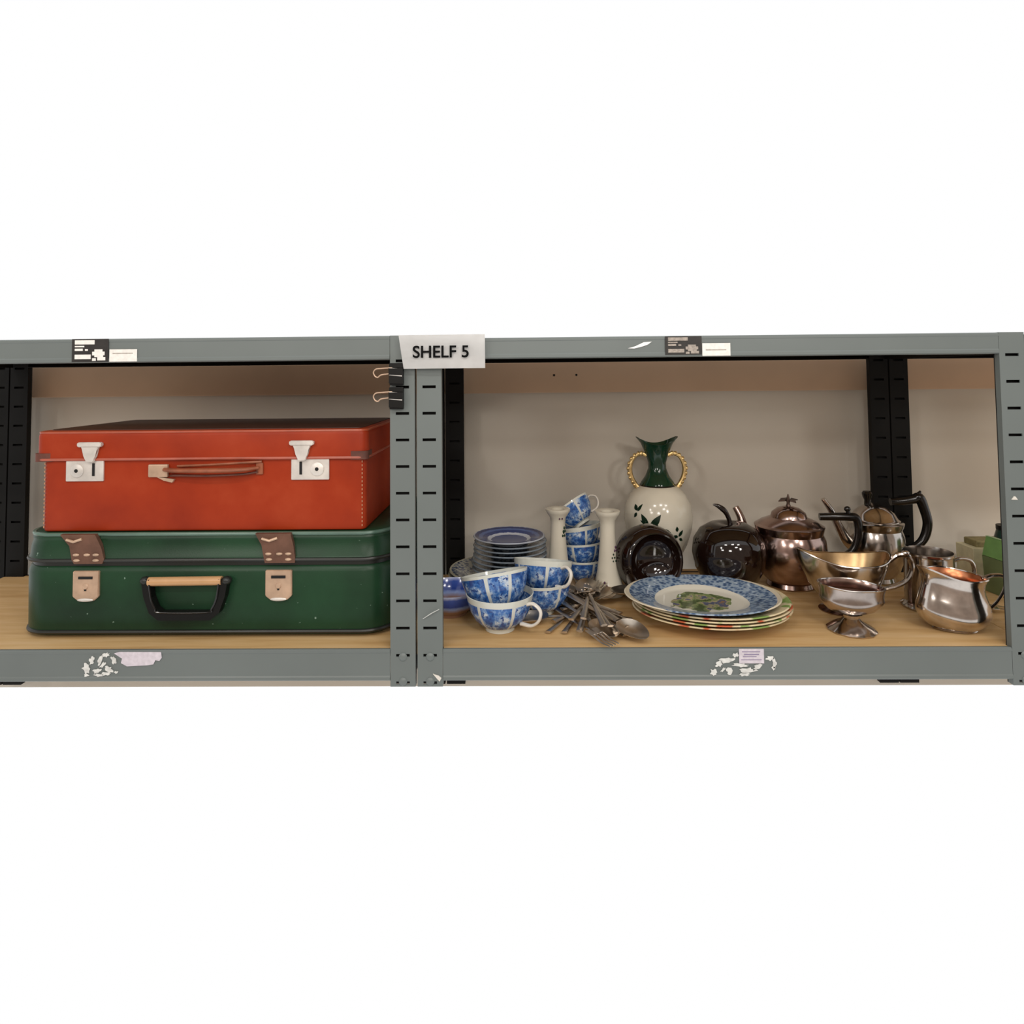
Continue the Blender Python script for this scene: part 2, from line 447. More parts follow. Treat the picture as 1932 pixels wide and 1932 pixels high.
def unit(x0, label, sides='LR', full=True, front=True, top=.0592):
    UP = (.0232, top)
    t = thing('shelving_unit', label, 'shelving', (x0, 0, ZB))
    def P(name, bm, mat, smooth=False):
        o = finish(name, bm, mat, t, smooth=smooth); o.location = (-0, 0, -ZB); return o
    for s in sides:
        px = .0015 if s == 'L' else W - .0385
        out = -1 if s == 'L' else 1
        if front:
            o = P('post', post_mesh(-.4562, top + .0003, s, 0., out), [M['grey_steel'], M['dark_hole']]); o.location.x = px
            if s == 'R' and x0 > -.1: o.rotation_euler = (0, -.0, 0)
        o = P('post', post_mesh(-.62, top + .0003, s, YR, out), [M['black_steel'], M['dark_hole']]); o.location.x = px; o['label'] = 'black rear post'
    if not full: return t, None, None
    ub = P('beam', beam_mesh(.0390, W - .0390, *UP), M['grey_steel'])
    lb = P('beam', beam_mesh(.0390, W - .0390, *LOW), M['grey_steel'])
    for zb, zt in (UP, LOW):
        r = P('beam', beam_mesh(.0390, W - .0390, zb, zt, -1, YR + .012), M['black_steel']); r['label'] = 'black rear beam'
        for xx in (.0055, W - .0085):
            b = new(); box(b, xx, xx + .003, .014, YR - .002, zb, zt - .0135); P('side_beam', b, M['black_steel'])
    for zt in (ZB, top - .003):
        ol = [(.0395, .0075), (W - .0395, .0075), (W - .0395, .0130), (W - .0005, .0130), (W - .0005, .3615), (W - .0395, .3615), (W - .0395, .391), (.0395, .391), (.0395, .3615), (.0005, .3615), (.0005, .0130), (.0395, .0130)]
        b = new(); lo_ = [b.verts.new((x, y, zt - .012)) for x, y in ol]; hi_ = [b.verts.new((x, y, zt - .0004)) for x, y in ol]
        b.faces.new(lo_); b.faces.new(hi_)
        for i in range(12): b.faces.new((lo_[i], lo_[(i + 1) % 12], hi_[(i + 1) % 12], hi_[i]))
        P('shelf_board', b, M['wood'])
    # hooked beam connectors seen through the slots
    if front:
        for s in sides:
            px = .0015 if s == 'L' else W - .0385
            for zz in (SLOT0 - 10 * PITCH, SLOT0 - 11 * PITCH + .004):
                b = lathe([(0, .0026), (.0035, .0022), (.0058, .0006), (.0062, 0), (0, 0)], 16)
                o = P('connector_rivet', b, M['grey_steel'], True); o.location = (px + .0185, -.0002, zz - .0022 - ZB); o.rotation_euler = (PI / 2, 0, 0)
    return t, ub, lb
unit(-W * 2, 'neighbouring shelving unit whose black rear post shows at the far left', 'R', False, False)
uL, uLt, uLb = unit(-W, 'grey slotted steel shelving unit holding the two suitcases')
uR, uRt, uRb = unit(0, 'grey slotted steel shelving unit holding the china and silverware', top=.0545)
unit(W, 'neighbouring shelving unit beyond the right-hand post, holding the green carton', 'L', top=.0510)

def sticker(par, name, x0, x1, z0, z1, mats, paint, x_off):
    """flat label on a beam, a sub-part of it; coordinates relative to the unit"""
    bm = new(); box(bm, x0, x1, -.0016, -.0009, z0, z1)
    for f in bm.faces: f.material_index = 0
    for (a, c, d, e) in paint:
        xa, xb = x0 + (x1 - x0) * a, x0 + (x1 - x0) * c
        za, zb_ = z1 - (z1 - z0) * d, z1 - (z1 - z0) * e
        box(bm, xa, xb, -.0019, -.0016, min(za, zb_), max(za, zb_), mi=1)
    o = finish(name, bm, mats, par, smooth=False)
    for v in o.data.vertices: v.co.x -= x_off
    return o
sk = [(.08, .62, .06, .24), (.08, .34, .30, .36), (.08, .30, .42, .52), (.08, .52, .68, .88), (.36, .44, .44, .52)]
disc = [(.52 + .13 * math.cos(a) - .035, .52 + .13 * math.cos(a) + .035, .60 + .16 * math.sin(a) - .05, .60 + .16 * math.sin(a) + .05) for a in ()]
emb = [(.62, .84, .46, .56), (.56, .90, .56, .72), (.62, .86, .72, .80), (.70, .92, .80, .94), (.56, .66, .84, .96)]
o = sticker(uLt, 'black_label', -.5197, -.4641, .0245, .0592, [M['label_black'], M['label_white']], sk + emb, -W); o['label'] = 'black printed label'
o = sticker(uLt, 'white_label', -.4625, -.4206, .0245, .0430, [M['label_white'], M['label_print']], [(.12, .85, .30, .36)], -W); o['label'] = 'small white label'
o = sticker(uRt, 'black_label', .3725, .4267, .0262, .0538, [M['label_black'], M['label_print']], sk + emb, 0); o['label'] = 'black printed label, worn'
o = sticker(uRt, 'white_label', .4275, .4690, .0242, .0430, [M['label_white'], M['label_print']], [(.12, .85, .5, .56)], 0); o['label'] = 'small white label'
# torn remains
def torn(par, blobs, x_off, name='torn_sticker'):
    bm = new(); rnd = random.Random(3)
    for (cx, cz, rx, rz, rot) in blobs:
        n = 15; pts = []
        for i in range(n):
            a = 2 * PI * i / n; q = rnd.uniform(.5, 1.25)
            x, z = rx * q * math.cos(a), rz * q * math.sin(a)
            pts.append((cx + x * math.cos(rot) - z * math.sin(rot) - x_off, cz + x * math.sin(rot) + z * math.cos(rot)))
        poly_plate(bm, pts, -.0016, .0010)
    o = finish(name, bm, M['scrap'], par, smooth=False); o['label'] = 'torn remains of a sticker'; return o
torn(uLb, [(-.489, -.4275, .006, .008, .3), (-.481, -.4165, .004, .006, -.3), (-.473, -.432, .007, .003, .2), (-.468, -.4165, .003, .007, -.4), (-.464, -.423, .005, .003, .8),
           (-.459, -.409, .006, .0035, .2), (-.455, -.4295, .007, .004, -.3), (-.459, -.436, .008, .0028, .1), (-.448, -.4165, .004, .0065, .6), (-.470, -.438, .008, .0022, -.1), (-.488, -.438, .004, .0022, 0), (-.444, -.434, .003, .002, 0)], -W)
b = new()
poly_plate(b, [(-.4475, -.4065), (-.440, -.4045), (-.378, -.4048), (-.3765, -.413), (-.380, -.4175), (-.386, -.4165), (-.389, -.4225), (-.398, -.4238), (-.428, -.4252), (-.437, -.4205), (-.4355, -.414)], -.0016, .0010)
for f in b.faces: f.material_index = 0
o = finish('faded_label', b, [M['label_pink'], M['purple_print']], uLb, smooth=False); o['label'] = 'faded torn label'
for v in o.data.vertices: v.co.x += W
torn(uRb, [(.4335, -.4355, .0055, .005, -.5), (.441, -.4245, .006, .004, .6), (.452, -.4195, .012, .0036, .1), (.4565, -.4345, .005, .0045, -.6), (.447, -.4325, .004, .002, .8),
           (.474, -.4265, .012, .003, -.05), (.483, -.4335, .013, .0034, .1), (.478, -.4395, .009, .0024, .1), (.497, -.4285, .008, .0035, .4), (.5155, -.4165, .007, .0036, .1), (.5215, -.423, .0035, .008, .1), (.520, -.4305, .003, .003, 0), (.466, -.4115, .004, .003, .3)], 0)
o = sticker(uRb, 'price_label', .4705, .5065, -.4235, -.4030, [M['label_pink'], M['purple_print']], [(.12, .85, .16, .22), (.2, .8, .34, .42), (.15, .7, .50, .55), (.08, .9, .72, .77)], 0); o['label'] = 'small white price label'
b = new()
poly_plate(b, [(.317, .0365), (.328, .0395), (.341, .0455), (.353, .0462), (.347, .0418), (.338, .0388), (.327, .0362)], -.0013, .0008)
o = finish('paint_scrape', b, M['paper'], uRt, smooth=False); o['label'] = 'bare white scrape in the paint'
b = new(); poly_plate(b, [(.8725, -.1905), (.8765, -.1855), (.8785, -.1862), (.8815, -.1908)], -.0012, .0012)
p_r = [c for c in uR.children if c.name.startswith('post')]
o = finish('paint_chip', b, M['white_glaze'], p_r[2], smooth=False); o['label'] = 'white paint chip'
for v in o.data.vertices: v.co.x -= p_r[2].location.x
b = new(); poly_plate(b, [(.024, -.4375), (.031, -.4455), (.034, -.4485), (.0365, -.4435), (.033, -.4405)], -.0012, .0012)
o = finish('paint_chip', b, M['white_glaze'], p_r[0], smooth=False); o['label'] = 'white paint chip'
for v in o.data.vertices: v.co.x -= p_r[0].location.x
b = tube(spline([(.010, -.0015, -.358), (.022, -.003, -.350), (.034, -.0025, -.344)]), [.0012, .0018, .001], 6, flat=.4)
o = finish('tape_scrap', b, M['scrap'], p_r[0]); o['label'] = 'pale peeling scrap of tape'
for v in o.data.vertices: v.co.x -= p_r[0].location.x

# ------------------------------------------------------------------ sign and clips
t = thing('sign_sheet', 'white SHELF 5 paper sign fixed across the twin middle posts', 'sign', (.04, -.012, .034))
bm = new()
NX, NZ = 16, 6; g = []
for i in range(NX + 1):
    row = []
    for j in range(NZ + 1):
        u_, v_ = i / NX, j / NZ
        x = -.0633 + .0078 * (1 - v_) * (1 - u_) + (.1282 * u_) * 1.0 - .0078 * (1 - v_) * (1 - u_) * 0
        x = (-.0633 + .0075 * (1 - v_)) * (1 - u_) + .0648 * u_
        z = -.0248 + .0500 * v_
        y = .0045 * math.sin(u_ * 2.6) * -.4 - .0012 * math.sin(v_ * 3 + u_ * 4)
        row.append(bm.verts.new((x, y, z)))
    g.append(row)
for i in range(NX):
    for j in range(NZ): bm.faces.new((g[i][j], g[i + 1][j], g[i + 1][j + 1], g[i][j + 1]))
r_ = bmesh.ops.solidify(bm, geom=bm.faces[:], thickness=.0008)
finish('sheet', bm, M['paper'], t)
cu = bpy.data.curves.new('lettering', 'FONT'); cu.body = 'SHELF 5'; cu.size = .0285; cu.align_x = 'CENTER'; cu.align_y = 'CENTER'; cu.extrude = .0002; cu.offset = .0005
to = bpy.data.objects.new('lettering_curve', cu); COL.objects.link(to)
bpy.context.view_layer.update()
me = bpy.data.meshes.new_from_object(to.evaluated_get(bpy.context.evaluated_depsgraph_get()))
bpy.data.objects.remove(to); 
me.materials.clear(); me.materials.append(M['ink'])
lt = bpy.data.objects.new('lettering', me); COL.objects.link(lt); lt.parent = t
lt.location = (.0000, -.0044, -.0010); lt.rotation_euler = (PI / 2, 0, 0)
xs_ = [v.co.x for v in me.vertices]; ys_ = [v.co.y for v in me.vertices]
lt.scale = (.0825 / (max(xs_) - min(xs_)), .0182 / (max(ys_) - min(ys_)), 1)
lt['label'] = 'black SHELF 5 lettering'
def clip(z, label):
    t = thing('binder_clip', label, 'clip', (-.0275, -.004, z), group='binder clips on the middle post')
    b = new()
    # sprung triangular sleeve with folded black ribs
    for i, (zz, hh, dd) in enumerate(((.0125, .006, .006), (.0035, .0105, .010), (-.0085, .012, .008))):
        poly_plate(b, [(-.0105, zz + hh / 2), (.0105, zz + hh / 2 - .0005), (.0105, zz - hh / 2), (-.0105, zz - hh / 2 + .001)], -dd, dd)
    box(b, -.0105, .0105, -.004, .001, -.0165, .0165, .0008)
    finish('clip_body', b, M['black_plastic'], t, smooth=False)
    for zz in (.0085, -.0005):
        b = tube([(-.0095, -.0075, zz), (.0095, -.0085, zz - .002)], .0012, 8); finish('clip_rib', b, M['steel'], t)
    pts = spline([(-.006, -.005, .0095), (-.022, -.006, .0085), (-.030, -.006, .0075), (-.0335, -.006, .003), (-.0315, -.006, -.0025), (-.0270, -.006, -.0045), (-.022, -.006, -.001), (-.006, -.005, .001)], 6)
    b = tube(pts, .00105, 8); finish('wire_handle', b, M['brass'], t)
    return t
clip(.0015, 'upper black binder clip on the middle post, under the sign corner')
clip(-.0340, 'lower black binder clip on the middle post, just beneath another clip')

# ------------------------------------------------------------------ green suitcase
GX0, GX1, GY0, GY1 = -.6385, -.0465, .047, .375
gt = thing('green_suitcase', 'dark green suitcase with brass locks lying flat under the red case', 'suitcase', ((GX0 + GX1) / 2, (GY0 + GY1) / 2, ZB))
gl = Vector(gt.location)
def G(name, bm, mat, smooth=True, par=None):
    for v in bm.verts: v.co -= gl
    return finish(name, bm, mat, par or gt, smooth=smooth)
z0 = ZB
body = G('body', rprism(GX0, GX1, GY0, GY1, .050, [(z0, .012), (z0 + .003, .005), (z0 + .008, .001), (z0 + .014, 0), (z0 + .100, -.001), (z0 + .107, .0015), (z0 + .109, .004)], n=10), M['green'])
G('seam_band', rprism(GX0, GX1, GY0, GY1, .050, [(z0 + .1075, .0045), (z0 + .116, .0045)], n=10), M['dark_trim'])
lid = G('lid', rprism(GX0, GX1, GY0, GY1, .050, [(z0 + .115, .003), (z0 + .117, -.001), (z0 + .121, -.002), (z0 + .124, .0005), (z0 + .140, .002), (z0 + .148, .0045), (z0 + .1515, .0035), (z0 + .157, .006), (z0 + .160, .012), (z0 + .161, .03)], n=10), M['green'])
for zz, ins, rr, mt in ((z0 + .1575, .0055, .0030, 'green_piping'), (z0 + .119, -.0010, .0030, 'dark_trim'), (z0 + .009, .0005, .0032, 'dark_trim')):
    pts = [(px, py, zz) for px, py in rrect(GX0 + ins, GX1 - ins, GY0 + ins, GY1 - ins, .05 - ins, 10)]
    G('piping', tube(pts, rr, 8, closed=True), M[mt])
for xc, sk_ in ((-.5245, .010), (-.2235, .005)):
    # hinged strap on the lid
    b = new()
    pts = [(xc - .029 - sk_, z0 + .1595), (xc + .026 - sk_, z0 + .1595), (xc + .026, z0 + .140), (xc + .026 + sk_ * .5, z0 + .121), (xc + .028, z0 + .1145), (xc - .021 + sk_ * .5, z0 + .1145), (xc - .020, z0 + .121), (xc - .024, z0 + .142)]
    pts = [(x, z) for x, z in pts]
    poly_plate(b, pts, GY0 - .0042, .0075)
    hs = G('hasp', b, M['copper_metal'], smooth=False)
    for dz in (.1285, .1200):
        b = new()
        for dx in ((-.013, .004, .018) if dz > .125 else (-.012, .018)):
            ellipsoid(b, (xc + dx, GY0 - .0045, z0 + dz), (.0052, .0022, .0024), u=12, v=8)
        G('hasp_knuckle', b, M['brass'], par=None)
    b = tube([(xc - .018 - sk_, GY0 - .005, z0 + .152), (xc - .006 - sk_, GY0 - .0062, z0 + .149), (xc + .006 - sk_, GY0 - .005, z0 + .153)], .0022, 8)
    G('hasp_rivet', b, M['brass'])
    # lock plate
    b = new(); xl = xc + .003
    poly_plate(b, [(xl - .0205, z0 + .1035), (xl + .0205, z0 + .1035), (xl + .0205, z0 + .0645), (xl + .013, z0 + .058), (xl - .012, z0 + .058), (xl - .0205, z0 + .0645)], GY0 - .0048, .0055)
    bmesh.ops.bevel(b, geom=b.edges[:], offset=.001, segments=2, affect='EDGES')
    G('lock_plate', b, M['brass'], smooth=False)
    b = new(); box(b, xl - .011, xl + .011, GY0 - .0058, GY0 - .0040, z0 + .0915, z0 + .0955); box(b, xl - .0015, xl + .0015, GY0 - .0058, GY0 - .0045, z0 + .0735, z0 + .079)
    G('lock_slot', b, M['dark_hole'], smooth=False)
    b = lathe([(0, .0024), (.0035, .002), (.0048, .0004), (.005, 0)], 16)
    bmesh.ops.rotate(b, cent=(0, 0, 0), matrix=Matrix.Rotation(PI / 2, 3, 'X'), verts=b.verts); bmesh.ops.translate(b, vec=(xl, GY0 - .0045, z0 + .0800), verts=b.verts)
    G('lock_button', b, M['brass'])
    b = new(); ellipsoid(b, (xl, GY0 - .0045, z0 + .0595), (.013, .0025, .0028), u=14, v=8); G('lock_lip', b, M['steel'])
# handle: drooping black loop with a tan bar along its pivots
hx0, hx1 = -.4285, -.2945; yh = GY0 - .012
b = new()
outer = [(hx0, z0 + .0905), (hx0 + .012, z0 + .0965), (hx0 + .013, z0 + .091), (hx0 + .019, z0 + .060), (hx0 + .026, z0 + .0505), (hx1 - .026, z0 + .0505), (hx1 - .019, z0 + .060), (hx1 - .013, z0 + .091), (hx1 - .012, z0 + .0965), (hx1, z0 + .0905), (hx1 - .004, z0 + .068), (hx1 - .013, z0 + .043), (hx1 - .026, z0 + .0335), (hx0 + .026, z0 + .0335), (hx0 + .013, z0 + .043), (hx0 + .004, z0 + .068)]
n_ = len(outer); half = 8
inn = outer[1:9]; out_ = [outer[0]] + list(reversed(outer[10:])) + [outer[9]]
inn = [outer[0]] + inn[1:-1] + [outer[9]]
# strips between inner and outer outline
ax = [(hx0, z0 + .094), (hx0 + .004, z0 + .068), (hx0 + .013, z0 + .043), (hx0 + .027, z0 + .0320), (hx1 - .027, z0 + .0320), (hx1 - .013, z0 + .043), (hx1 - .004, z0 + .068), (hx1, z0 + .094)]
ix = [(hx0 + .0125, z0 + .094), (hx0 + .0165, z0 + .066), (hx0 + .0235, z0 + .0500), (hx0 + .031, z0 + .0440), (hx1 - .031, z0 + .0440), (hx1 - .0235, z0 + .0500), (hx1 - .0165, z0 + .066), (hx1 - .0125, z0 + .094)]
for i in range(7):
    poly_plate(b, [ax[i], ax[i + 1], ix[i + 1], ix[i]], yh - .004, .013)
bmesh.ops.remove_doubles(b, verts=b.verts[:], dist=1e-6)
hd = G('handle', b, M['black_plastic'], smooth=False)
b = tube(spline([(x, yh - .0045, z) for x, z in ix], 4), .0016, 8)
G('handle_edge', b, M['black_gloss'])
b = tube([(hx0 + .0105, yh, z0 + .0895), (hx1 - .0105, yh, z0 + .0905)], .0068, 14); G('grip_bar', b, M['tan_bar'])
for xx in (hx0 + .004, hx1 - .004):
    b = new(); ellipsoid(b, (xx, yh + .002, z0 + .0905), (.008, .008, .0065), u=12, v=8)
    G('handle_pivot', b, M['dark_trim'])

# ------------------------------------------------------------------ red suitcase
RZ = z0 + .1612
RX0, RX1, RY0, RY1 = -.6035, -.0885, .056, .310
rt = thing('red_suitcase', 'orange-red leatherette suitcase with nickel latches on top of the green case', 'suitcase', ((RX0 + RX1) / 2, (RY0 + RY1) / 2, RZ))
rl = Vector(rt.location)
def Rr(name, bm, mat, smooth=True, par=None, ang=35):
    for v in bm.verts: v.co -= rl
    return finish(name, bm, mat, par or rt, smooth=smooth, angle=ang)
Rr('body', rprism(RX0, RX1, RY0, RY1, .010, [(RZ, .003), (RZ + .0015, .001), (RZ + .005, 0), (RZ + .114, 0)], n=5), M['red'])
LX0, LX1 = RX0 - .0105, RX1 + .0035
Rr('lid', rprism(LX0, LX1, RY0 - .004, RY1 + .003, .014, [(RZ + .112, .001), (RZ + .1125, 0), (RZ + .150, 0), (RZ + .154, .001), (RZ + .157, .0035), (RZ + .1582, .008), (RZ + .1586, .03)], n=6), M['red'])
Rr('shaded_top_panel', rprism(LX0 + .012, LX1 - .012, RY0 + .010, RY1 - .010, .012, [(RZ + .1570, 0), (RZ + .1592, .0004), (RZ + .1596, .0015)], n=5), plain('shade_toned_leatherette', '#3a1d14', .55))  # shade under the upper shelf, put into this panel's darker colour
pts = [(px, py, RZ + .1135) for px, py in rrect(LX0 + .0005, LX1 - .0005, RY0 - .0035, RY1 + .0025, .014, 6)]
Rr('lid_edging', tube(pts, .0024, 8, closed=True), plain('red_edging', '#a8543f', .35))
pts = [(px, py, RZ + .1558) for px, py in rrect(LX0 + .002, LX1 - .002, RY0 - .002, RY1 + .001, .013, 6)]
Rr('lid_piping', tube(pts, .0020, 8, closed=True), plain('red_piping', '#a84c30', .3))
for xc, sgn in ((LX0, 1), (LX1, -1)):
    b = rprism(min(xc, xc + sgn * .028) - .0008, max(xc, xc + sgn * .028) + .0008, RY0 - .0050, RY0 + .03, .006, [(RZ + .1105, 0), (RZ + .1235, 0)], n=5)
    Rr('corner_guard', b, M['brown_leather'])
b = new()
for xx in (RX0 + .0045, RX1 - .0055):
    z = RZ + .006
    while z < RZ + .108:
        box(b, xx - .0006, xx + .0006, RY0 - .0006, RY0 + .001, z, z + .0032); z += .0062
xx = None
Rr('stitching', b, M['stitch'], smooth=False)['kind'] = 'stuff'
def red_latch(xc, mir):
    zc = RZ + .1135
    b = new(); box(b, xc - .0300, xc + .0300, RY0 - .0035, RY0 + .0005, zc - .0345, zc - .002, .0012)
    pl_ = Rr('latch_plate', b, M['steel'], smooth=False)
    kx = xc - .0115 * mir
    b = lathe([(0, .003), (.0085, .003), (.0105, .0018), (.011, 0)], 24)
    bmesh.ops.rotate(b, cent=(0, 0, 0), matrix=Matrix.Rotation(PI / 2, 3, 'X'), verts=b.verts); bmesh.ops.translate(b, vec=(kx, RY0 - .0034, zc - .0175), verts=b.verts)
    Rr('lock_barrel', b, M['steel'])
    b = lathe([(0, .0006), (.0028, .0004), (.003, 0)], 14)
    bmesh.ops.rotate(b, cent=(0, 0, 0), matrix=Matrix.Rotation(PI / 2, 3, 'X'), verts=b.verts); bmesh.ops.translate(b, vec=(kx, RY0 - .0064, zc - .0175), verts=b.verts)
    Rr('keyhole', b, M['dark_hole'])
    b = new(); sx = xc + .0145 * mir; box(b, sx - .0020, sx + .0020, RY0 - .0042, RY0 - .003, zc - .026, zc - .006); Rr('latch_slot', b, M['dark_hole'], smooth=False)
    hxp = xc + .0115 * mir
    b = new()
    for p_, d_ in (([(hxp - .020, zc + .0245), (hxp - .018, zc + .0275), (hxp + .018, zc + .0275), (hxp + .020, zc + .0245), (hxp + .018, zc + .020), (hxp - .018, zc + .020)], .008),
                   ([(hxp - .0145, zc + .021), (hxp + .0145, zc + .021), (hxp + .008, zc + .006), (hxp + .006, zc - .004), (hxp - .006, zc - .004), (hxp - .008, zc + .006)], .0062)):
        poly_plate(b, p_, RY0 - .004 - d_, d_)
    bmesh.ops.bevel(b, geom=b.edges[:], offset=.0012, segments=2, affect='EDGES')
    Rr('latch_hasp', b, M['steel'], smooth=False)
red_latch(-.5335, 1); red_latch(-.1755, -1)
# carrying handle: thin leather strap between a brass bracket and a loop
zc = RZ + .096
b = new()
box(b, -.4310, -.4000, RY0 - .006, RY0, zc - .011, zc + .009, .0015)
poly_plate(b, [(-.4180, zc - .0105), (-.3900, zc - .0145), (-.3930, zc - .0195), (-.4060, zc - .0165)], RY0 - .005, .005)
Rr('handle_bracket', b, M['brass'], smooth=False)
b = new(); box(b, -.2610, -.2500, RY0 - .004, RY0, zc - .008, zc + .010, .001); Rr('handle_bracket', b, M['tan_leather'], smooth=False)
b = tube(spline([(-.404, RY0 - .004, zc + .001), (-.385, RY0 - .013, zc + .0005), (-.33, RY0 - .020, zc + .001), (-.28, RY0 - .018, zc + .0015), (-.256, RY0 - .006, zc + .003)], 8), [.0055, .0055, .006, .0055, .004], 12, flat=.62)
Rr('handle', b, M['tan_leather'])
b = tube(spline([(-.396, RY0 - .002, zc - .009), (-.38, RY0 - .010, zc - .0075), (-.33, RY0 - .015, zc - .0075), (-.28, RY0 - .013, zc - .006), (-.258, RY0 - .004, zc - .004)], 8), .003, 10, flat=.6)
Rr('handle_strap', b, M['brown_leather'])
b = tube(spline([(-.385, RY0 - .004, zc + .006), (-.33, RY0 - .010, zc + .0085), (-.28, RY0 - .009, zc + .011), (-.252, RY0 - .003, zc + .012)], 8), .002, 8)
Rr('handle_strap', b, M['tan_leather'])

# ------------------------------------------------------------------ china: cups
def cup_mesh(R=.055, H=.058):
    s = R / .055; q = H / .058
    prof = [(0, .004), (.018, .004), (.020, 0), (.0235, 0), (.0235, .0055), (.030, .0085), (.041, .0185), (.0490, .033), (.0525, .046), (.0550, .058), (.0537, .0585), (.0510, .046), (.0475, .034), (.0395, .0205), (.028, .0105), (0, .008)]
    return lathe([(r * s, z * q) for r, z in prof], 56)
def handle_mesh(R=.055, H=.058):
    s = R / .055
    pts = spline([(.050 * s, 0, .047), (.064 * s, 0, .050), (.076 * s, 0, .041), (.073 * s, 0, .026), (.060 * s, 0, .016), (.040 * s, 0, .0155)], 7)
    return tube(pts, [.0042, .0036, .0033, .0033, .0036, .0042], 10, flat=.75)
cup0 = None
def cup(loc, spin, tx, ty, label, group, mat='blue_cup', sc=1.):
    rot = (Matrix.Rotation(math.radians(ty), 3, 'Y') @ Matrix.Rotation(math.radians(tx), 3, 'X') @ Matrix.Rotation(spin, 3, 'Z')).to_euler()
    t = thing('teacup', label, 'cup', loc, rot, group)
    t.scale = (sc, sc, sc)
    finish('cup_bowl', cup_mesh(), M[mat], t); finish('cup_handle', handle_mesh(), M['white_glaze'], t)
    return t
CG = 'blue and white teacups piled at the front left'
cup((.1200, .0790, ZB), -.55, 0, 0, 'blue and white teacup standing upright on the board at the front', CG, 'blue_cup', .98)
cup((.1190, .0830, ZB + .0270), 1.75, -13, -9, 'blue and white teacup nested crookedly in the frontmost cup', CG, 'blue_cup_b')
cup((.1880, .1540, ZB), -2.6, 0, 0, 'blue and white teacup at the bottom of the pile beside the left candlestick', CG, 'blue_cup_b', .93)
cup((.1885, .1560, ZB + .0300), -.9, -13, 4, 'blue and white teacup on top of the pile beside the left candlestick', CG, 'blue_cup', .93)
SG = 'stacked blue and white teacups between the candlesticks'
cup((.2720, .3150, ZB), 2.4, 0, 0, 'small blue and white teacup lowest of the leaning stack between the candlesticks', SG, 'blue_cup_b', .8)
cup((.2720, .3150, ZB + .030), 2.6, -3, -3, 'small blue and white teacup second from the bottom between the candlesticks', SG, 'blue_cup_b', .8)
cup((.2720, .3160, ZB + .061), 2.2, -6, -8, 'small blue and white teacup third up between the candlesticks', SG, 'blue_cup', .8)
cup((.2740, .3180, ZB + .106), .5, -18, -36, 'small blue and white teacup tilted on top of the stack between the candlesticks', SG, 'blue_cup_b', .8)

# ------------------------------------------------------------------ saucers, plates and bowl at the left
def plate_prof(R, H, well=.58, th=.0035):
    w_ = R * well
    q_ = .0022 if R < .1 else .0012
    return [(0, q_), (w_ * .78, q_), (w_ * .80, 0), (w_ * .88, 0), (w_ * .95, .003), (w_ * 1.06, H * .45), (R * .985, H - .0012), (R, H), (R * .985, H + th * .45), (w_ * 1.08, H * .45 + th), (w_ * .96, .003 + th), (w_ * .85, q_ + th), (0, q_ + th)]
names = ['topmost', 'second', 'third', 'fourth', 'fifth', 'sixth', 'seventh', 'eighth', 'ninth', 'tenth', 'eleventh']
SX, SY = .1335, .2780
DG = 'dark blue plates under the saucer stack'
for i in range(4):
    b = lathe(plate_prof(.092, .016, .62, .0036), 56)
    o = finish('side_plate', b, M['dark_plate'], loc=(.108 + .002 * (i % 2), .274, ZB + i * .0072), rot=(0, 0, i * 1.3))
    tag(o, 'dark blue patterned plate ' + ('uppermost of' if i == 3 else 'at the bottom of' if i == 0 else ('second' if i == 2 else 'third') + ' from the top of') + ' the four beneath the saucers', 'plate', DG)
nS = 8
for i in range(nS):
    kk = nS - 1 - i
    sc = 1.0 + .008 * kk
    b = lathe(plate_prof(.068 * sc, .013), 48)
    zz = ZB + .0278 + i * .0081
    lab = 'blue and white saucer ' + ('topmost of' if kk == 0 else 'at the very bottom of' if i == 0 else names[kk] + ' from the top of') + ' the tall stack behind the cups'
    o = finish('saucer', b, M['saucer'] if kk == 0 else M['saucer_b'], loc=(SX + random.uniform(-.0025, .0025), SY + random.uniform(-.002, .002), zz), rot=(0, 0, random.uniform(0, 6)))
    tag(o, lab, 'saucer', 'saucers in the tall stack')
b = lathe([(0, .004), (.022, .004), (.024, 0), (.028, 0), (.029, .004), (.040, .012), (.050, .026), (.0550, .042), (.0538, .0425), (.049, .029), (.039, .016), (.026, .008), (0, .0075)], 48)
o = finish('blue_bowl', b, M['blue_bowl'], loc=(.034, .150, ZB)); tag(o, 'small cobalt blue bowl on the board beside the middle post', 'bowl')

# ------------------------------------------------------------------ candlesticks
def candlestick(x, y, label, flowers):
    t = thing('candlestick', label, 'candlestick', (x, y, ZB), group='white china candlesticks')
    pr = [(0, .002), (.026, .002), (.0285, 0), (.0300, .003), (.0290, .010), (.0245, .022), (.0205, .040), (.0175, .062), (.0155, .085), (.0140, .108), (.0136, .124), (.0150, .134), (.0205, .142), (.0232, .147), (.0232, .150), (.0205, .151), (.0120, .149), (.0105, .135), (.0100, .12), (0, .12)]
    finish('stem', lathe(pr, 40), M['cream'], t)
    for (a, z, r, kind) in flowers:
        rr = [q for q in pr if True]
        # radius of the stem at this height
        rad = None
        for (r0_, z0_), (r1_, z1_) in zip(pr[3:13], pr[4:14]):
            if z0_ <= z <= z1_: rad = r0_ + (r1_ - r0_) * (z - z0_) / (z1_ - z0_)
        b = new()
        for q in range(3):
            aa = a + (q - 1) * .16; zz = z + (.004 if q == 1 else -.002)
            ellipsoid(b, (math.sin(aa) * (rad), -math.cos(aa) * (rad), zz), (r, r, r * 1.3), u=8, v=6)
        o = finish('painted_flower' if kind == 'p' else 'painted_leaf', b, M['purple'] if kind == 'p' else M['leaf'], t)
    return t
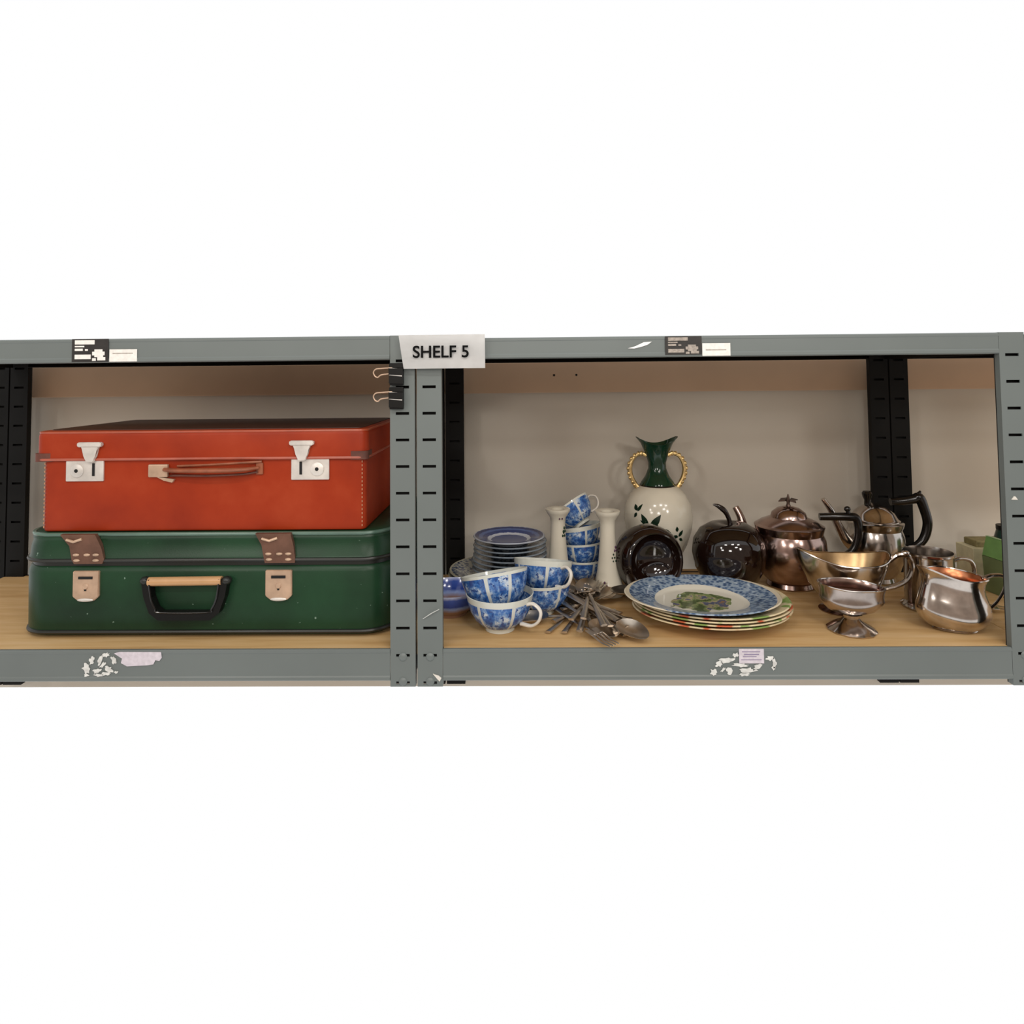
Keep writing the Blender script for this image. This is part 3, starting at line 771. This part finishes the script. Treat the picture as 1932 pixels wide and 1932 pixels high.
candlestick(.2235, .2650, 'white china candlestick beside the saucer stack, left of the pair', [(.9, .112, .0022, 'l'), (.75, .104, .002, 'l'), (.3, .136, .0014, 'p')])
candlestick(.3135, .2430, 'white china candlestick beside the open brown pot, right of the pair', [(.9, .082, .0020, 'p'), (.5, .070, .0015, 'l'), (.6, .064, .0014, 'l'), (-.4, .022, .0018, 'p')])
# ------------------------------------------------------------------ vase
vx, vy = .4300, .3580
t = thing('vase', 'white two-handled vase with green neck and painted leaves against the wall', 'vase', (vx, vy, ZB))
pb = [(0, .003), (.030, .003), (.033, 0), (.036, .002), (.034, .010), (.033, .016), (.042, .035), (.056, .062), (.0655, .092), (.0680, .116), (.0640, .140), (.0540, .160), (.0420, .1725), (.0335, .1780)]
finish('body', lathe(pb, 56), M['cream'], t)
def ruffle(p, a):
    if p.z > .2255:
        kx = (p.z - .2255) / .046
        lift = .017 * kx * (abs(math.cos(a)) ** 2.2) - .008 * kx
        q = 1.12 + .12 * kx * math.cos(2 * a)
        return Vector((p.x * q, p.y * (1 - .25 * kx), p.z + lift))
    return p
pn = [(.0345, .1765), (.0325, .1830), (.0235, .196), (.0178, .211), (.0176, .222), (.0210, .240), (.0275, .256), (.0350, .2660), (.0335, .2665), (.0255, .255), (.0190, .240), (.0155, .222), (.0155, .205), (0, .20)]
finish('neck', lathe(pn, 56, fn=ruffle), M['green_glaze'], t)
for s in (-1, 1):
    pts = spline([(s * .0215, 0, .236), (s * .032, 0, .2405), (s * .046, 0, .233), (s * .0545, 0, .215), (s * .0530, 0, .196), (s * .045, 0, .180), (s * .0395, 0, .172)], 8)
    b = tube(pts, [.0042, .0036, .0038, .0045, .0045, .0042, .0055], 10)
    for i, p in enumerate(pts[6:-6:4]):
        ellipsoid(b, (p.x * 1.05, p.y, p.z), (.0042, .0046, .0052), u=8, v=6)
    finish('handle', b, M['gold'], t)
b = lathe([(.0355, .1755), (.0362, .1772), (.0350, .179), (.034, .1788)], 56); finish('neck_ring', b, M['black_gloss'], t)
def on_vase(a, z):
    for (r0_, z0_), (r1_, z1_) in zip(pb[3:], pb[4:]):
        if z0_ <= z <= z1_:
            r = r0_ + (r1_ - r0_) * (z - z0_) / (z1_ - z0_) + .0006
            return Vector((math.sin(a) * r, -math.cos(a) * r, z))
    return Vector((0, 0, z))
def leaf(a0, z0_, a1, z1_, wd):
    bm = new(); L = []; R_ = []; n = 7
    dx, dz = (a1 - a0) * .065, z1_ - z0_
    ln = math.hypot(dx, dz); px_, pz_ = -dz / ln, dx / ln
    for i in range(n + 1):
        u_ = i / n; w_ = wd * math.sin(PI * (u_ ** .8)) * .5 + .0002
        a, z = a0 + (a1 - a0) * u_, z0_ + dz * u_
        L.append(bm.verts.new(on_vase(a + px_ * w_ / .065, z + pz_ * w_))); R_.append(bm.verts.new(on_vase(a - px_ * w_ / .065, z - pz_ * w_)))
    for i in range(n): bm.faces.new((L[i], L[i + 1], R_[i + 1], R_[i]))
    bmesh.ops.solidify(bm, geom=bm.faces[:], thickness=-.0004)
    finish('painted_leaf', bm, M['leaf'], t)
for q in ((-.42, .104, -.12, .131, .012), (-.48, .108, -.70, .130, .010), (-.36, .106, -.02, .0985, .008), (-.40, .106, -.72, .118, .007), (-.10, .102, .16, .097, .008),
          (.42, .088, .56, .100, .007), (.40, .087, .22, .0905, .006), (.36, .098, .34, .108, .006), (-.86, .135, -.98, .146, .008), (-.84, .134, -.70, .148, .006), (-.86, .131, -.94, .121, .006), (.46, .084, .62, .078, .005)):
    leaf(*q)

# ------------------------------------------------------------------ brown glazed pots
t = thing('apple_jar', 'glossy brown apple-shaped jar with a curved stem, near the teapots', 'jar', (.5425, .2680, ZB))
pr = [(0, .004), (.026, .003), (.030, 0), (.036, .003), (.050, .017), (.0625, .040), (.0672, .066), (.0640, .090), (.0520, .109), (.0340, .1195), (.0180, .1205), (.006, .116), (0, .114)]
finish('body', lathe(pr, 64), M['brown_glaze'], t)
b = tube(spline([(.004, 0, .112), (.002, 0, .126), (-.006, -.002, .142), (-.018, -.003, .152), (-.028, -.003, .1555)], 8), [.0048, .0042, .0042, .0052, .0038, .0015], 12)
finish('stem', b, M['brown_leather'] if False else M['brown_glaze'], t)
b = lathe([(.0465, .001), (.0475, .002), (.0465, .003)], 48); b.free()
t = thing('open_pot', 'glossy brown round pot tipped on its side with its mouth facing out', 'pot', (.3870, .2450, ZB + .0618), (math.radians(84), 0, math.radians(14)))
pr = [(0, -.058), (.020, -.0575), (.040, -.0490), (.0560, -.0290), (.0628, 0), (.0600, .020), (.0535, .0330), (.0500, .0350), (.0475, .0340), (.0440, .0240), (.0360, .0130), (.0220, .0060), (0, .0040)]
finish('body', lathe(pr, 64), M['brown_glaze'], t)
b = tube([(.024 * math.cos(2 * PI * i / 36) + .010, .013 * math.sin(2 * PI * i / 36) - .020, .0125 + .05 * abs(.013 * math.sin(2 * PI * i / 36) - .020)) for i in range(36)], .0024, 8, closed=True)
finish('inner_ring', b, M['brown_glaze'], t)

# ------------------------------------------------------------------ plates in front
PG = 'dinner plates stacked at the front'
def plate_top(loc, rot, R, mat, label):
    b = lathe(plate_prof(R, .017, .62, .0030), 72)
    for v in b.verts: v.co.y *= .90
    o = finish('dinner_plate', b, mat, loc=loc, rot=rot); tag(o, label, 'plate', PG); return o
T0 = math.radians(-1.5)
plate_top((.4640, .1220, ZB + .0025), (T0, 0, 0), .1260, M['floral_plate'], 'bottom plate of the front stack, cream with red flowers on its rim')
plate_top((.4665, .1220, ZB + .0075), (T0, 0, 0), .1265, M['floral_plate_b'], 'fourth plate from the top of the front stack, floral rim')
plate_top((.4655, .1215, ZB + .0125), (T0, 0, 0), .1265, M['floral_plate_c'], 'middle plate of the front stack, green and red floral rim')
plate_top((.4640, .1210, ZB + .0175), (T0, 0, 0), .1260, M['floral_plate'], 'second plate from the top of the front stack, pushed to the right')
plate_top((.4495, .1180, ZB + .0235), (math.radians(-2.2), 0, 0), .1250, M['top_plate'], 'top plate of the front stack with blue border and garden scene')

# ------------------------------------------------------------------ cutlery
def fork_mesh(L=.18):
    b = new()
    pts = spline([(0, 0, .002), (L * .25, 0, .0015), (L * .5, 0, .0025), (L * .66, 0, .006)], 5)
    tube(pts, [.0052, .0042, .0026, .0024], 8, b, flat=.35)
    box(b, L * .655, L * .76, -.0105, .0105, .0055, .0070, .0005, 1)
    for q in (-.0085, -.0028, .0028, .0085):
        tube([(L * .75, q, .0062), (L * .88, q, .004), (L, q * .9, .0065)], [.0016, .0015, .0007], 6, b)
    return b
def spoon_parts(L=.17, bw=.019):
    b = new()
    pts = spline([(0, 0, .002), (L * .22, 0, .0014), (L * .5, 0, .003), (L * .70, 0, .0055)], 5)
    tube(pts, [.0055, .0045, .0026, .0024], 8, b, flat=.35)
    c = new(); n = 20; rings = []
    bl = L * .17
    for side in (0, 1):
        for j in range(5):
            f_ = j / 4
            if side: f_ = 1 - f_
            rr = math.sin(f_ * PI / 2) if f_ < 1 else 1
            dz = -.0085 * (1 - f_ ** 2) + (.0009 if side else 0)
            rings.append([c.verts.new((L * .84 + math.cos(2 * PI * i / n) * bl * (f_ + .001) , math.sin(2 * PI * i / n) * bw * (f_ + .001) * (1 - .18 * math.cos(2 * PI * i / n)), .0075 + dz)) for i in range(n)])
    for A, B in zip(rings, rings[1:]):
        for i in range(n): c.faces.new((A[i], A[(i + 1) % n], B[(i + 1) % n], B[i]))
    c.faces.new(rings[0]); c.faces.new(rings[-1])
    return b, c
CU = 'loose cutlery heaped in front of the candlesticks'
sp0 = thing('spoon', 'dull silver spoon lying in the loose cutlery heap before the candlesticks', 'spoon', group=CU)
ORD = ['first', 'second', 'third', 'fourth', 'fifth', 'sixth', 'seventh', 'eighth', 'ninth', 'tenth', 'eleventh']
h_, c_ = spoon_parts()
finish('handle', h_, M['cutlery'], sp0); finish('spoon_bowl', c_, M['cutlery'], sp0)
fk0 = tag(finish('fork', fork_mesh(), M['cutlery']), 'dull silver fork lying in the loose cutlery heap before the candlesticks', 'fork', CU)
kids = []
# x, y of the handle end, heading in degrees, height, pitch
sp = [(.1950, .0560, 62, .000, 1), (.3250, .0560, 135, .000, 2), (.3120, .0360, 118, .003, 3), (.2050, .0900, 48, .004, 2), (.3300, .0900, 150, .006, 1),
      (.2980, .0300, 104, .008, 3), (.2420, .0330, 78, .010, 3), (.3200, .0750, 128, .012, 2), (.2200, .1180, 35, .013, 0), (.3050, .0600, 112, .016, 2), (.2800, .0350, 95, .018, 4)]
sxs = sorted(q[0] for q in sp)
for i, (x, y, a, z, p) in enumerate(sp):
    lb = 'dull spoon in the heap before the candlesticks, handle end ' + ORD[sxs.index(x)] + ' spoon from the cups'
    loc = (x, y, ZB + .001 + z); rot = (random.uniform(-.25, .25), -math.radians(p), math.radians(a))
    if i == 0: sp0.location = loc; sp0.rotation_euler = rot; sp0['label'] = lb
    else: dup(sp0, loc, rot, lb)
fk = [(.2200, .0520, 70, .001, 1), (.3280, .0700, 140, .003, 1), (.2640, .0280, 92, .006, 2), (.3180, .0500, 122, .010, 2), (.2320, .0700, 66, .014, 2), (.2900, .0400, 100, .015, 3), (.3120, .0800, 132, .019, 1), (.2500, .0550, 80, .021, 2)]
fxs = sorted(q[0] for q in fk)
for i, (x, y, a, z, p) in enumerate(fk):
    lb = 'dull fork in the heap before the candlesticks, handle end ' + ORD[fxs.index(x)] + ' fork from the cups'
    loc = (x, y, ZB + .001 + z); rot = (random.uniform(-.2, .2), -math.radians(p), math.radians(a))
    if i == 0: fk0.location = loc; fk0.rotation_euler = rot; fk0['label'] = lb
    else: dup(fk0, loc, rot, lb)
# the ones that stand apart
dup(sp0, (.2060, .1640, ZB + .024), (.1, math.radians(7), math.radians(-58)), 'bright silver spoon at the front of the cutlery heap, bowl towards the plates', CU)
dup(sp0, (.2330, .1450, ZB + .030), (.2, math.radians(9), math.radians(-50)), 'silver spoon on top of the cutlery heap with its bowl by the plate stack', CU)
dup(fk0, (.2050, .1480, ZB + .010), (.1, math.radians(2), math.radians(-62)), 'silver fork at the front of the heap reaching the edge of the board', CU)
dup(sp0, (.3020, .1450, ZB + .002), (.1, 0, math.radians(200)), 'grey spoon under the teacup handle with its bowl beside the front cup', CU)
dup(sp0, (.3100, .1250, ZB + .009), (-.1, math.radians(2), math.radians(190)), 'second grey spoon lying on the spoon beside the front cup', CU)
EG = 'cutlery beside the green carton'
dup(sp0, (1.050, .120, ZB + .001), (0, 0, math.radians(160)), 'spoon on the board under the green carton behind the end post', EG)
dup(fk0, (1.055, .096, ZB + .001), (0, 0, math.radians(158)), 'fork on the board by the cream jug, partly behind the end post', EG)

# ------------------------------------------------------------------ teapots
def teapot_body(t, R, H, mat, flange):
    pr = [(0, .004), (R * .55, .004), (R * .62, 0), (R * .66, .003), (R * .62, .010), (R * .80, .022), (R * .97, H * .42), (R, H * .60), (R * .97, H * .78), (R * .90, H * .88), (R * flange, H * .95), (R * (flange + .02), H), (R * (flange - .06), H + .003), (R * .62, H + .004), (R * .60, H + .001), (0, H)]
    finish('body', lathe(pr, 56), mat, t)
# left pot
t = thing('teapot', 'rosy tarnished silver teapot with leaf finial, between the apple jar and the black-handled pot', 'teapot', (.6620, .2850, ZB))
teapot_body(t, .0660, .112, M['silver_pink'], .93)
b = lathe([(.059, .113), (.052, .119), (.036, .126), (.033, .1275), (.030, .136), (.020, .144), (.008, .1475), (0, .148)], 48); ld = finish('lid', b, M['silver_pink'], t)
b = new(); tube([(0, 0, .147), (0, 0, .153), (0, 0, .158), (0, 0, .170)], [.005, .0028, .004, .0012], 10, b)
for a in range(4):
    m_ = Matrix.Rotation(a * PI / 2 + .3, 3, 'Z')
    P3 = [m_ @ Vector(q) for q in ((.002, 0, .157), (.012, .006, .1595), (.022, 0, .1570), (.012, -.006, .1595))]
    A = [b.verts.new(q) for q in P3]; B = [b.verts.new(q + Vector((0, 0, .002))) for q in P3]
    b.faces.new(A); b.faces.new(B)
    for i in range(4): b.faces.new((A[i], A[(i + 1) % 4], B[(i + 1) % 4], B[i]))
finish('finial', b, M['dark_finial'], ld)
b = tube(spline([(-.044, .020, .058), (-.062, .030, .075), (-.073, .036, .100), (-.078, .040, .120), (-.086, .044, .138)], 7), [.017, .0145, .011, .009, .0075], 14, flat=.8); finish('spout', b, M['silver_pink'], t)
b = new()
prh = spline([(.056, -.004, .1280), (.080, -.008, .1290), (.108, -.010, .1290), (.1215, -.011, .1260), (.1250, -.012, .108), (.1215, -.012, .084), (.110, -.011, .064), (.088, -.008, .054), (.062, -.005, .056)], 6)
tube(prh, [.0068, .0074, .0078, .0078, .0076, .0072, .0066, .0056, .0046], 12, b)
ellipsoid(b, (.106, -.010, .1435), (.0060, .0050, .0052)); tube([(.108, -.010, .130), (.107, -.010, .142)], .0040, 8, b)
finish('handle', b, M['black_gloss'], t)
# right pot
t = thing('teapot', 'silver teapot with black finial and large black handle, in front of the rear post', 'teapot', (.8370, .3120, ZB))
teapot_body(t, .0520, .112, M['silver_grey'], .96)
b = lathe([(.044, .112), (.045, .117), (.041, .119), (.035, .130), (.024, .140), (.010, .146), (0, .147)], 48); ld = finish('lid', b, M['silver'], t)
b = lathe([(0, .145), (.006, .146), (.0055, .155), (.0085, .162), (.0095, .168), (.007, .172), (0, .173)], 20); bm_ = b
for v in bm_.verts: v.co.x -= .012; v.co.z -= .002
finish('finial', bm_, M['black_gloss'], ld)
b = tube(spline([(-.036, -.006, .062), (-.058, -.010, .078), (-.074, -.012, .105), (-.088, -.013, .135), (-.103, -.013, .158)], 7), [.016, .0135, .0095, .0070, .0052], 14, flat=.8); finish('spout', b, M['silver'], t)
b = new()
prh = spline([(.030, -.004, .150), (.055, -.006, .152), (.074, -.007, .1555), (.083, -.008, .158), (.0905, -.008, .140), (.0965, -.009, .112), (.0910, -.009, .086), (.078, -.008, .069), (.058, -.005, .060), (.044, -.003, .062)], 6)
tube(prh, [.0072, .0082, .0090, .0094, .0088, .0084, .0082, .0074, .0062, .0050], 12, b)
tube([(.078, -.008, .153), (.083, -.008, .166), (.086, -.008, .171)], [.006, .004, .0015], 10, b)
finish('handle', b, M['black_gloss'], t)
b = new()
for q in (-.3, .1, .5):
    ellipsoid(b, (.050 * math.cos(q), .050 * math.sin(q) - .01, .062 + .01 * q), (.006, .006, .010), u=10, v=8)
finish('handle_mount', b, M['silver'], t)

# ------------------------------------------------------------------ sauce boats, mug and jug
def boat(levels, rimfn, n=56, th=.0016, inner=True):
    """levels: (f, t) radial factor and height fraction; rimfn(angle) -> (rx, ry, rim height, x shift)"""
    bm = new(); rings = []
    def ring(f, tt, off):
        out = []
        for i in range(n):
            a = 2 * PI * i / n; rx, ry, hh, sx = rimfn(a)
            out.append(bm.verts.new((rx * f * math.cos(a) + sx * f * f - off * math.cos(a), ry * f * math.sin(a) - off * math.sin(a), tt * hh)))
        return out
    for f, tt in levels: rings.append(ring(f, tt, 0))
    for A, B in zip(rings, rings[1:]):
        for i in range(n): bm.faces.new((A[i], A[(i + 1) % n], B[(i + 1) % n], B[i]))
    bm.faces.new(rings[0])
    li = new(); lr = []
    for f, tt in reversed(levels[:]):
        out = []
        for i in range(n):
            a = 2 * PI * i / n; rx, ry, hh, sx = rimfn(a)
            out.append(li.verts.new((max(rx * f - th, .001) * math.cos(a) + sx * f * f, max(ry * f - th, .001) * math.sin(a), tt * hh + (.0022 if tt < .98 else 0))))
        lr.append(out)
    for A, B in zip(lr, lr[1:]):
        for i in range(n): li.faces.new((A[i], A[(i + 1) % n], B[(i + 1) % n], B[i]))
    li.faces.new(lr[-1])
    rm = tube([Vector((rimfn(2 * PI * i / n)[0] * math.cos(2 * PI * i / n) + rimfn(2 * PI * i / n)[3] - th / 2 * math.cos(2 * PI * i / n), (rimfn(2 * PI * i / n)[1] - th / 2) * math.sin(2 * PI * i / n), rimfn(2 * PI * i / n)[2])) for i in range(n)], .0014, 6, closed=True)
    return bm, li, rm
# big boat
t = thing('sauce_boat', 'large silver sauce boat with gilt inside and wide lip, behind the small footed one', 'sauce boat', (.7030, .1550, ZB + .013))
def rf(a):
    c = math.cos(a); lip = max(0, -c) ** 3; bk = max(0, c) ** 4
    return (.069 + .016 * lip, .048, .070 + .020 * lip + .012 * bk, .004)
lv = [(.16, .0), (.34, .03), (.58, .16), (.76, .38), (.88, .62), (.96, .84), (1.0, 1.0)]
o_, i_, r_ = boat(lv, rf)
finish('bowl', o_, M['silver_grey'], t); finish('gilt_lining', i_, M['gilt'], t); finish('rim', r_, M['silver'], t)
b = lathe([(.0, -.022), (.030, -.022), (.032, -.019), (.024, -.015), (.013, -.010), (.011, -.004), (.018, .002), (0, .003)], 40)
for v in b.verts: v.co.z *= .60
for v in b.verts: v.co.x -= .022 * min(1, (.003 - v.co.z) / .025)
finish('foot', b, M['silver_pink'], t)
b = tube(spline([(.066, -.004, .064), (.084, -.008, .080), (.100, -.010, .078), (.106, -.011, .060), (.098, -.010, .040), (.080, -.007, .028), (.052, -.004, .020)], 7), [.004, .0046, .0046, .0042, .004, .004, .0035], 10)
ellipsoid(b, (.096, -.010, .083), (.007, .005, .005)); finish('handle', b, M['silver'], t)
# small boat
t = thing('sauce_boat', 'small silver footed sauce boat on the front edge of the board', 'sauce boat', (.6680, .0680, ZB))
def rf2(a):
    c = math.cos(a)
    return (.0490 + .004 * max(0, c) ** 4, .035, .0440 + .004 * max(0, -c) ** 2 - .005 * max(0, c) ** 2, 0)
lv = [(.18, .0), (.46, .05), (.72, .17), (.88, .34), (.955, .50), (.945, .57), (.94, .64), (.955, .82), (1.0, 1.0)]
o_, i_, r_ = boat(lv, rf2)
for bb in (o_, i_, r_):
    for v in bb.verts: v.co.z += .025
finish('bowl', o_, M['silver_mid'], t); finish('lining', i_, M['silver_pink'], t); finish('rim', r_, M['silver'], t)
b = lathe([(0, .0), (.0355, 0), (.0365, .002), (.030, .0065), (.018, .013), (.0110, .019), (.0120, .024), (.018, .027), (0, .028)], 12, fn=None)
finish('foot', b, M['silver'], t, smooth=True, angle=20)
# tankard
t = thing('tankard', 'straight silver tankard standing behind the cream jug', 'mug', (.8500, .1660, ZB))
b = lathe([(r * .93, z) for r, z in [(0, .003), (.044, .003), (.047, 0), (.0475, .003), (.0425, .007), (.0405, .012), (.0400, .086), (.0405, .089), (.0425, .0905), (.0425, .0935), (.0395, .094), (.0385, .088), (.0385, .012), (0, .008)]], 56)
finish('body', b, M['silver_grey'], t)
b = tube(spline([(.039, -.002, .078), (.055, -.003, .082), (.070, -.004, .076), (.074, -.004, .058), (.068, -.004, .040), (.054, -.003, .030), (.039, -.002, .030)], 7), .0042, 12, flat=.8)
finish('handle', b, M['silver_grey'], t)
# cream jug
t = thing('cream_jug', 'round-bellied silver cream jug with coppery inside by the end post', 'jug', (.8345, .0760, ZB))
def rf3(a):
    c = math.cos(a - .25); lip = max(0, -c) ** 4
    return (.0450 + .015 * lip, .043, .082 + .016 * lip - .004 * max(0, c) ** 2, 0)
lv = [(.55, .0), (.64, .012), (.60, .03), (.82, .09), (1.0, .20), (1.07, .31), (1.06, .42), (.98, .56), (.90, .70), (.88, .80), (.92, .91), (1.0, 1.0)]
o_, i_, r_ = boat(lv, rf3)
finish('body', o_, M['silver'], t); finish('copper_lining', i_, M['copper_in'], t); finish('rim', r_, M['silver'], t)
b = tube(spline([(.040, -.004, .076), (.056, -.006, .082), (.072, -.008, .080), (.072, -.008, .062), (.060, -.006, .040), (.042, -.004, .024)], 7), [.0034, .003, .0028, .0026, .0026, .003], 10)
finish('handle', b, M['silver'], t)

# ------------------------------------------------------------------ packaging at the far right
t = thing('carton', 'small cream carton on the board behind the tankard handle', 'box', (1.046, .305, ZB))
b = new(); box(b, -.040, .030, -.02, .03, 0, .066, .001); finish('body', b, M['cream_card'], t, smooth=False)
b = new(); box(b, -.028, .030, -.012, .025, .066, .078, .002); finish('flap', b, plain('worn_card', '#8a8058', .8, var=.3, scale=90), t, smooth=False)
t = thing('carton', 'green carton with sloping top half hidden behind the end post', 'box', (1.0450, .225, ZB), (0, 0, .12))
b = new()
poly_plate(b, [(-.040, 0), (.050, 0), (.050, .085), (-.044, .064)], -.04, .07); finish('body', b, M['green_dark_card'], t, smooth=False)
b = new()
poly_plate(b, [(-.0445, .065), (.050, .065), (.050, .074), (-.0355, .098)], -.039, .068); finish('flap', b, M['green_card'], t, smooth=False)
b = new()
poly_plate(b, [(-.036, .0985), (-.030, .0985), (.050, .075), (.050, .067)], -.0405, .072); finish('flap_edge', b, M['green_light'], t, smooth=False)
t = thing('bottle', 'dark green bottle standing against the end post behind the green carton', 'bottle', (1.098, .325, ZB))
b = lathe([(0, 0), (.024, 0), (.026, .003), (.026, .055), (.022, .070), (.017, .088), (.016, .092), (0, .092)], 32); finish('body', b, M['bottle_green'], t)
b = lathe([(0, .0915), (.0168, .0915), (.0168, .100), (0, .100)], 24); finish('cap', b, M['black_plastic'], t)
